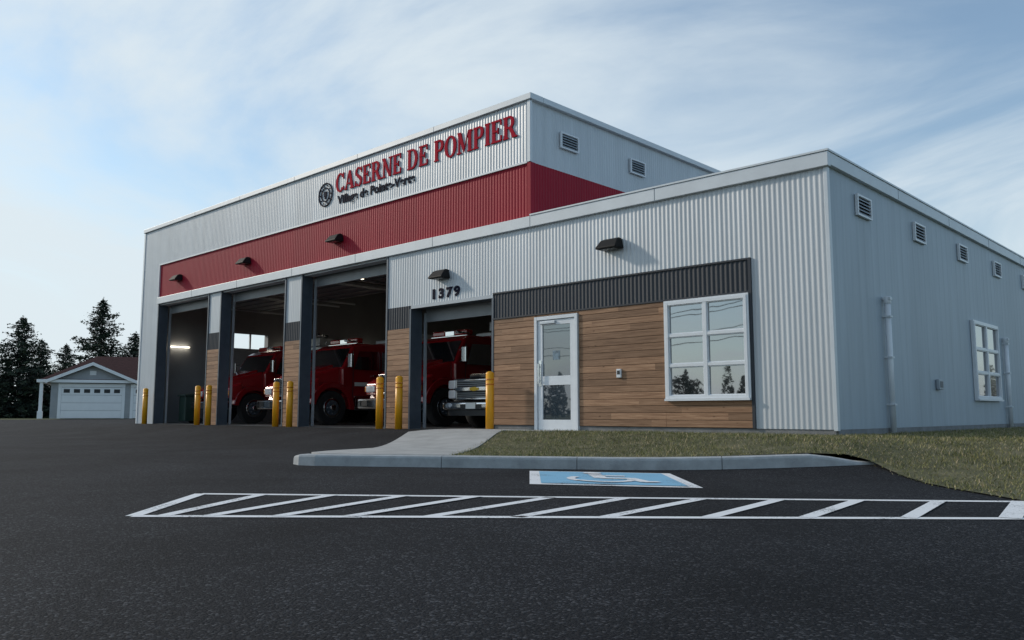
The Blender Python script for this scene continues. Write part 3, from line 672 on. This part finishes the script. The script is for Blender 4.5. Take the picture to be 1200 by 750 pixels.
def pickup(x,y):
    P=empty('pickup_truck',(x,y,.01)); B=M_blackpaint
    hexa('hood',(-.9,.9,.62,1.17,.06),(-.95,.95,.62,1.27,1.35),B,P,bevel=.08,seg=4)
    boxes('hood_bulge',[(-.5,.5,.25,1.25,1.16,1.285)],B,P,bevel=.05)
    prism('body_side',[(.25,.5),(.25,.95),(1.3,1.1),(5.7,1.1),(5.75,.5)],-.99,.99,B,P,bevel=.06,seg=3)
    prism('cab',[(1.3,1.0),(1.32,1.22),(2.0,1.83),(2.25,1.9),(3.7,1.9),(3.95,1.25),(3.95,1.0)],-.93,.93,B,P,bevel=.06,seg=3,inset_top=.12)
    d=Vector((.68,.61)).normalized(); nn=Vector((-d.y,d.x)); a=Vector((1.32,1.22))+d*.08+nn*.004;b=Vector((1.32,1.22))+d*.82+nn*.004
    V=[(-.82,a.x,a.y),(.82,a.x,a.y),(-.72,b.x,b.y),(.72,b.x,b.y)]; V2=[(v[0],v[1]+nn.x*.012,v[2]+nn.y*.012) for v in V]
    mesh('windscreen',V+V2,[(0,1,3,2),(4,6,7,5),(0,4,5,1),(1,5,7,3),(3,7,6,2),(2,6,4,0)],M_truckglass,P)
    boxes('front_bumper',[(-.98,.98,-.16,.12,.44,.62)],M_chrome,P,bevel=.05,seg=3)
    boxes('air_dam',[(-.85,.85,-.1,.1,.3,.43),(-.35,.35,-.166,-.161,.46,.56)],M_black,P)
    boxes('licence_plate',[(-.16,.16,-.175,-.167,.46,.60)],M_refl,P)
    boxes('grille_back',[(-.62,.62,-.0,.05,.70,1.12)],M_black,P)
    boxes('grille_chrome',[(-.66,.66,-.05,.03,.87,.96),(-.66,-.62,-.03,.03,.68,1.14),(.62,.66,-.03,.03,.68,1.14),(-.62,.62,-.031,.03,1.11,1.14),(-.62,.62,-.031,.03,.68,.71)],M_chrome,P,bevel=.01)
    boxes('grille_mesh',[(-.62,.62,-.012,-.001,.73+i*.045,.738+i*.045) for i in (0,1,2,5,6,7,8)],M_alu,P)
    boxes('badge',[(-.14,.14,-.065,-.051,.885,.945),(-.06,.06,-.067,-.051,.87,.96)],M_gold,P)
    for sg in (-1,1):
        for z0,z1 in ((.93,1.13),(.70,.90)):
            a,b=sorted((sg*.68,sg*.93)); boxes('headlight_%d_%d'%(sg,int(z0*100)),[(a,b,-.02,.12,z0,z1)],M_hl,P,bevel=.03)
        wheel(P,'front_wheel_%d'%sg,sg*.88,1.0,.41,.26); wheel(P,'rear_wheel_%d'%sg,sg*.88,4.7,.41,.26)
        a,b=sorted((sg*.8,sg*1.02)); arch('wheel_arch_%d'%sg,P,a,b,1.0,.42,.53,.46,B)
        a,b=sorted((sg*1.0,sg*1.2)); boxes('mirror_%d'%sg,[(a,b,1.75,1.85,1.25,1.5)],B,P,bevel=.03)
        X0,X1=sorted((sg*.87,sg*.915)); prism('side_glass_%d'%sg,[(1.85,1.3),(2.15,1.72),(2.8,1.76),(2.8,1.3)],X0,X1,M_truckglass,P)
        cyl('fog_lamp_%d'%sg,(sg*.7,-.165,.54),.05,.02,M_hl,P,axis='y',n=16)
    boxes('roof_marker_lights',[(x-.05,x+.05,2.1,2.18,1.9,1.93) for x in (-.5,-.2,0,.2,.5)],M_amber,P,bevel=.01)
pickup(-8.72,.85)
WB=empty('wheeled_bin',(-23.35,.95,.01))
hexa('bin_body',(-.24,.24,.08,.95,-.26),(-.28,.28,.08,.95,.26),M_green,WB,bevel=.03)
prism('bin_lid',[(-.32,.95),(-.3,1.0),(.25,1.06),(.32,1.0),(.32,.95)],-.3,.3,M_green,WB,bevel=.015)
cyl('bin_wheel_left',(-.3,.24,.1),.1,.05,M_tyre,WB,axis='x'); cyl('bin_wheel_right',(.3,.24,.1),.1,.05,M_tyre,WB,axis='x')

# ---------------------------------------------------------------- house
HS=empty('garage_house',(-54.9,9.0,0),math.radians(65))
M_hs=simple('grey_clapboard',(.38,.39,.40),.6,0,.08,2); M_shing=simple('dark_brown_shingles',(.055,.022,.022),.9,0,.3,6,.5,20,spec=.15)
M_gd=simple('white_garage_door',(.87,.87,.87),.5,0,.03,2)
boxes('walls',[(-2.5,9,0,8,0,2.55)],M_hs,HS)
boxes('clapboards',[(-2.5,9,-.021,-.001,.15+i*.16,.30+i*.16) for i in range(15)],M_hs,HS)
mesh('gable_wall',[(-2.45,-.03,2.5),(2.45,-.03,2.5),(0,-.03,3.6),(-2.45,.3,2.5),(2.45,.3,2.5),(0,.3,3.6)],[(0,1,2),(3,5,4),(0,3,4,1),(1,4,5,2),(2,5,3,0)],M_hs,HS)
def slab(name,pts,th,mat): 
    V=[tuple(p) for p in pts]+[(p[0],p[1],p[2]+th) for p in pts]; n=len(pts)
    mesh(name,V,[tuple(range(n)),tuple(range(2*n-1,n-1,-1))]+[(i,(i+1)%n,(i+1)%n+n,i+n) for i in range(n)],mat,HS)
slab('gable_roof_left',[(-2.75,-.45,2.42),(0,-.45,3.66),(0,4,3.66),(-2.75,4,2.42)],.1,M_shing)
slab('gable_roof_right',[(0,-.45,3.66),(2.75,-.45,2.42),(2.75,4,2.42),(0,4,3.66)],.1,M_shing)
slab('rake_trim_left',[(-2.8,-.50,2.36),(0,-.50,3.60),(0,-.44,3.60),(-2.8,-.44,2.36)],.22,M_gd)
slab('rake_trim_right',[(0,-.50,3.60),(2.8,-.50,2.36),(2.8,-.44,2.36),(0,-.44,3.60)],.22,M_gd)
mesh('hip_roof',[(-3.3,-.3,2.55),(9.6,-.3,2.55),(9.6,8.5,2.55),(-3.3,8.5,2.55),(-.2,4.1,4.5),(6.5,4.1,4.5)],[(0,1,5,4),(1,2,5),(2,3,4,5),(3,0,4),(0,3,2,1)],M_shing,HS)
boxes('eave_trim',[(-3.32,9.62,-.34,-.30,2.42,2.62),(-3.34,-3.30,-.3,8.5,2.42,2.62)],M_gd,HS)
def gdoor(nm,a,b,h):
    n=4
    boxes(nm,[(a,b,-.07,-.03,.02+i*h/n,.02+(i+1)*h/n-.02) for i in range(n)],M_gd,HS)
    w=(b-a); k=max(2,int(w/.6))
    boxes(nm+'_panels',[(a+(j+.15)*w/k,a+(j+.85)*w/k,-.078,-.071,.1+i*h/n,.02+(i+1)*h/n-.1) for i in range(3) for j in range(k)],M_gd,HS)
    boxes(nm+'_windows',[(a+(j+.2)*w/k,a+(j+.8)*w/k,-.079,-.071,.16+3*h/n,.02+h-.13) for j in range(k)],M_black,HS)
    boxes(nm+'_casing',[(a-.2,a-.01,-.09,-.02,0,h+.02),(b+.01,b+.2,-.09,-.02,0,h+.02),(a-.2,b+.2,-.092,-.02,h+.03,h+.26)],M_gd,HS)
gdoor('double_garage_door',-1.85,1.85,2.1); gdoor('single_garage_door',2.6,5.0,2.1)
boxes('porch_post',[(-3.15,-2.95,-.25,-.05,0,2.42),(-3.2,-2.9,-.3,0,0,.5)],M_gd,HS)
boxes('gable_vent',[(-.2,.2,-.05,-.031,2.95,3.25)],M_gd,HS)

# ---------------------------------------------------------------- trees
def leafmesh(name,cent,size,mats,idx,flat=.0):
    m=len(cent); C=np.array(cent); s=np.array(size)
    R=np.random.normal(0,1,(m,3,3)); R/=np.linalg.norm(R,axis=2,keepdims=True)
    R[:,:,2]*=(1-flat)
    v=C[:,None,:]+R*s[:,None,None]
    me=bpy.data.meshes.new(name); me.vertices.add(m*3); me.vertices.foreach_set('co',v.ravel())
    me.loops.add(m*3); me.loops.foreach_set('vertex_index',np.arange(m*3)); me.polygons.add(m)
    me.polygons.foreach_set('loop_start',np.arange(0,m*3,3)); me.polygons.foreach_set('loop_total',np.full(m,3))
    for q in mats: me.materials.append(q)
    me.polygons.foreach_set('material_index',np.array(idx,dtype=np.int32)); me.update(calc_edges=True)
    return me
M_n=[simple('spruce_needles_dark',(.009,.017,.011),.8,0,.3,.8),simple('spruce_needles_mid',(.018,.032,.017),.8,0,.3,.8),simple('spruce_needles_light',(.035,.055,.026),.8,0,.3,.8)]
M_bark=simple('bark',(.06,.045,.035),.9,0,.3,5)
def spruce_data(H,R,seed):
    rs=random.Random(seed); C=[];Z=[];I=[]; limbs=[]
    nl=int(H*4.6)
    for l in range(nl):
        h=.03+.97*(l/nl)**.93; z0=h*H
        env=R*((1-h)**.72)*(1+.20*math.sin(l*1.7+seed)+.14*math.sin(l*.53))+.07
        for b in range(rs.randint(9,12)):
            az=rs.uniform(0,2*math.pi); Lg=env*rs.uniform(.5,1.15); dr=rs.uniform(.05,.32)*(1-h*.8)
            limbs.append((z0,az,Lg,dr))
            k=int(6+Lg*14)
            for i in range(k):
                f=rs.random()**.65; r=Lg*f; zz=z0-dr*Lg*f*f*1.4+ .14*Lg*f**3
                sp=.10+.18*Lg*(1-f*.7)*.5
                C.append((r*math.cos(az)+rs.gauss(0,sp*.6),r*math.sin(az)+rs.gauss(0,sp*.6),zz-abs(rs.gauss(0,.12)))); Z.append(rs.uniform(.14,.30)*(1-.4*h))
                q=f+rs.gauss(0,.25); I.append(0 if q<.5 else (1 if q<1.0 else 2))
    for i in range(40): C.append((rs.gauss(0,.04),rs.gauss(0,.04),H*(.95+.06*rs.random()))); Z.append(.08); I.append(1)
    return C,Z,I,limbs
def spruce(H,R,seed):
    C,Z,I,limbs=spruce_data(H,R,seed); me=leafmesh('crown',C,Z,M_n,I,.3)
    V=[];F=[];n=8
    for k in range(9):
        f=k/8
        for i in range(n): V.append((.018*H*(1-f*.93)*math.cos(i*math.pi/4)+.05*math.sin(k),.018*H*(1-f*.93)*math.sin(i*math.pi/4),f*H*.98))
    for k in range(8):
        for i in range(n): F.append((k*n+i,k*n+(i+1)%n,(k+1)*n+(i+1)%n,(k+1)*n+i))
    for z0,az,Lg,dr in limbs[::3]:
        k=len(V); d=(math.cos(az),math.sin(az)); w=.03
        V+=[(-d[1]*w,d[0]*w,z0),(d[1]*w,-d[0]*w,z0),(0,0,z0+2*w),(d[0]*Lg*.9,d[1]*Lg*.9,z0-dr*Lg*1.1)]
        F+=[(k,k+1,k+3),(k+1,k+2,k+3),(k+2,k,k+3)]
    tm=bpy.data.meshes.new('trunk'); tm.from_pydata(V,[],F); tm.materials.append(M_bark)
    return me,tm
var=[spruce(10.5,3.9,1),spruce(9,4.1,2),spruce(10,4.0,5)]
def place_spruce(x,y,s,v,rz):
    P=empty('spruce_tree',(x,y,-.05),rz); P.scale=(s,s,s)
    for nm,m in (('crown',var[v][0]),('trunk',var[v][1])):
        o=bpy.data.objects.new(nm,m); COL.objects.link(o); o.parent=P
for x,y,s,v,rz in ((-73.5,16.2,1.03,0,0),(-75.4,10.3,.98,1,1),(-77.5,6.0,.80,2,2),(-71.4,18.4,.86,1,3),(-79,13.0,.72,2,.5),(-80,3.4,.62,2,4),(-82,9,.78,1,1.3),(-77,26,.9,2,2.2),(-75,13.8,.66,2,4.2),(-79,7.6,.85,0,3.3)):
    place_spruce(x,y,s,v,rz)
def woodland():
    C=[];Z=[];I=[]
    rs=random.Random(3)
    for k in range(340):
        a=2*math.pi*k/340+rs.uniform(-.01,.01); R=rs.uniform(105,145); cx,cy=-15+R*math.cos(a),R*math.sin(a)
        con=rs.random()<.6; H=rs.uniform(5,9.5) if con else rs.uniform(4.5,7.5); r0=H*.22 if con else H*.42
        au=rs.random()<.2
        for i in range(330):
            h=rs.random()
            rr=r0*(1-h)**.8 if con else r0*math.sqrt(max(0,1-(2*h-1)**2))*.9+.2
            t=rs.uniform(0,2*math.pi); q=rr*math.sqrt(rs.random())*rs.uniform(.8,1.15)
            C.append((cx+q*math.cos(t),cy+q*math.sin(t),(h if con else .05+h*.95)*H)); Z.append(rs.uniform(.35,.75)*(1-.4*h)); I.append(3 if (au and rs.random()<.8) else (0 if rs.random()<.6 else 1))
    me=leafmesh('distant_woodland',C,Z,[M_n[0],M_n[1],M_n[2],simple('autumn_leaves',(.10,.05,.02),.8,0,.3,.5)],I)
    o=bpy.data.objects.new('distant_woodland',me); COL.objects.link(o)
woodland()
poles=[(-62,-52),(-24,-47),(14,-42),(52,-37)]
for x,y in poles:
    P=empty('utility_pole',(x,y,-.3),math.radians(7.5))
    cyl('pole',(0,0,4.9),.16,9.8,M_bark,P,r2=.11,n=14)
    boxes('crossarm',[(-.06,.06,-1.1,1.1,9.2,9.32)],M_bark,P)
    for yy in (-1,0,1): cyl('insulator_%d'%yy,(0,yy,9.42),.05,.18,M_louv,P,n=10)
WR=empty('power_lines')
def wire(a,b,sag,nm,r=.03):
    V=[];F=[];n=16
    for i in range(n+1):
        f=i/n; p=[a[j]+(b[j]-a[j])*f for j in range(3)]; p[2]-=4*sag*f*(1-f)
        for dy,dz in ((-r,-r),(r,-r),(0,r)): V.append((p[0],p[1]+dy,p[2]+dz))
    for i in range(n):
        for j in range(3): F.append((3*i+j,3*i+(j+1)%3,3*i+3+(j+1)%3,3*i+3+j))
    mesh(nm,V,F,M_black,WR)
for i in range(3):
    for k,(dy,z) in enumerate(((-1,9.2),(1,9.2),(0,7.4),(0,6.6))):
        (x0,y0),(x1,y1)=poles[i],poles[i+1]; wire((x0,y0+dy,z),(x1,y1+dy,z),.7,'wire_%d_%d'%(i,k))

# ---------------------------------------------------------------- world, sun
EL=math.radians(25); sv=Vector((-1,-.34,0)).normalized(); az=math.atan2(sv.x,sv.y)
w=bpy.data.worlds.new('World'); scene.world=w; w.use_nodes=True
nt=w.node_tree; N=nt.nodes; L=nt.links; bg=N['Background']
sky=N.new('ShaderNodeTexSky'); sky.sky_type='NISHITA'; sky.sun_disc=False; sky.sun_elevation=EL; sky.sun_rotation=az%(2*math.pi); sky.air_density=1.0; sky.dust_density=.7; sky.ozone_density=1.5
tc=N.new('ShaderNodeTexCoord'); sx=N.new('ShaderNodeSeparateXYZ'); L.new(tc.outputs['Generated'],sx.inputs[0])
def math_(op,a,b=None,c=None):
    n=N.new('ShaderNodeMath'); n.operation=op
    for i,v in enumerate((a,b,c)):
        if v is None: continue
        if isinstance(v,(int,float)): n.inputs[i].default_value=v
        else: L.new(v,n.inputs[i])
    return n.outputs[0]
mz=math_('MAXIMUM',sx.outputs['Z'],0.0)
den=math_('ADD',mz,.2)
cb=N.new('ShaderNodeCombineXYZ'); L.new(math_('DIVIDE',sx.outputs['X'],den),cb.inputs[0]); L.new(math_('DIVIDE',sx.outputs['Y'],den),cb.inputs[1])
mp=N.new('ShaderNodeMapping'); mp.inputs['Location'].default_value=(1.3,.4,0); mp.inputs['Rotation'].default_value=(0,0,math.radians(20)); mp.inputs['Scale'].default_value=(.8,1.15,1); L.new(cb.outputs[0],mp.inputs['Vector'])
n1=N.new('ShaderNodeTexNoise'); n1.inputs['Scale'].default_value=1.05; n1.inputs['Detail'].default_value=12; n1.inputs['Roughness'].default_value=.56; n1.inputs['Distortion'].default_value=.55; L.new(mp.outputs[0],n1.inputs['Vector'])
bias=math_('MULTIPLY_ADD',sx.outputs['X'],-.12,-.035)
fac=math_('ADD',n1.outputs['Fac'],bias)
r=N.new('ShaderNodeValToRGB'); r.color_ramp.interpolation='EASE'; r.color_ramp.elements[0].position=.38; r.color_ramp.elements[0].color=(0.12,0.12,0.12,1); r.color_ramp.elements[1].position=.68; r.color_ramp.elements[1].color=(.95,.95,.95,1); L.new(fac,r.inputs['Fac'])
hz=math_('MULTIPLY',math_('POWER',math_('SUBTRACT',1.0,mz),6.5),.85)
tint=N.new('ShaderNodeMix'); tint.data_type='RGBA'; tint.blend_type='MULTIPLY'; tint.inputs['Factor'].default_value=1; L.new(sky.outputs[0],tint.inputs['A']); tint.inputs['B'].default_value=(.86,1.03,1.06,1)
mh=N.new('ShaderNodeMix'); mh.data_type='RGBA'; L.new(hz,mh.inputs['Factor']); L.new(tint.outputs['Result'],mh.inputs['A']); mh.inputs['B'].default_value=(4.3,4.85,5.2,1)
mx=N.new('ShaderNodeMix'); mx.data_type='RGBA'; L.new(r.outputs['Color'],mx.inputs['Factor']); L.new(mh.outputs['Result'],mx.inputs['A']); mx.inputs['B'].default_value=(5.1,5.7,6.05,1)
L.new(mx.outputs['Result'],bg.inputs['Color']); bg.inputs['Strength'].default_value=.145
sl=bpy.data.lights.new('sun','SUN'); sl.energy=2.2; sl.angle=math.radians(3.5); sl.color=(1,.89,.76)
so=bpy.data.objects.new('sun',sl); COL.objects.link(so)
d=Vector((sv.x*math.cos(EL),sv.y*math.cos(EL),math.sin(EL))); so.rotation_euler=d.to_track_quat('Z','Y').to_euler(); so.location=(-30,-30,30)

# ---------------------------------------------------------------- camera
cd=bpy.data.cameras.new('camera'); co=bpy.data.objects.new('camera',cd); COL.objects.link(co)
co.location=(5.14,-12.54,.371); co.rotation_euler=(math.radians(96.4),0,math.radians(43.5)); cd.lens=29.16; cd.sensor_width=36; cd.clip_end=5000; cd.clip_start=.05
scene.camera=co
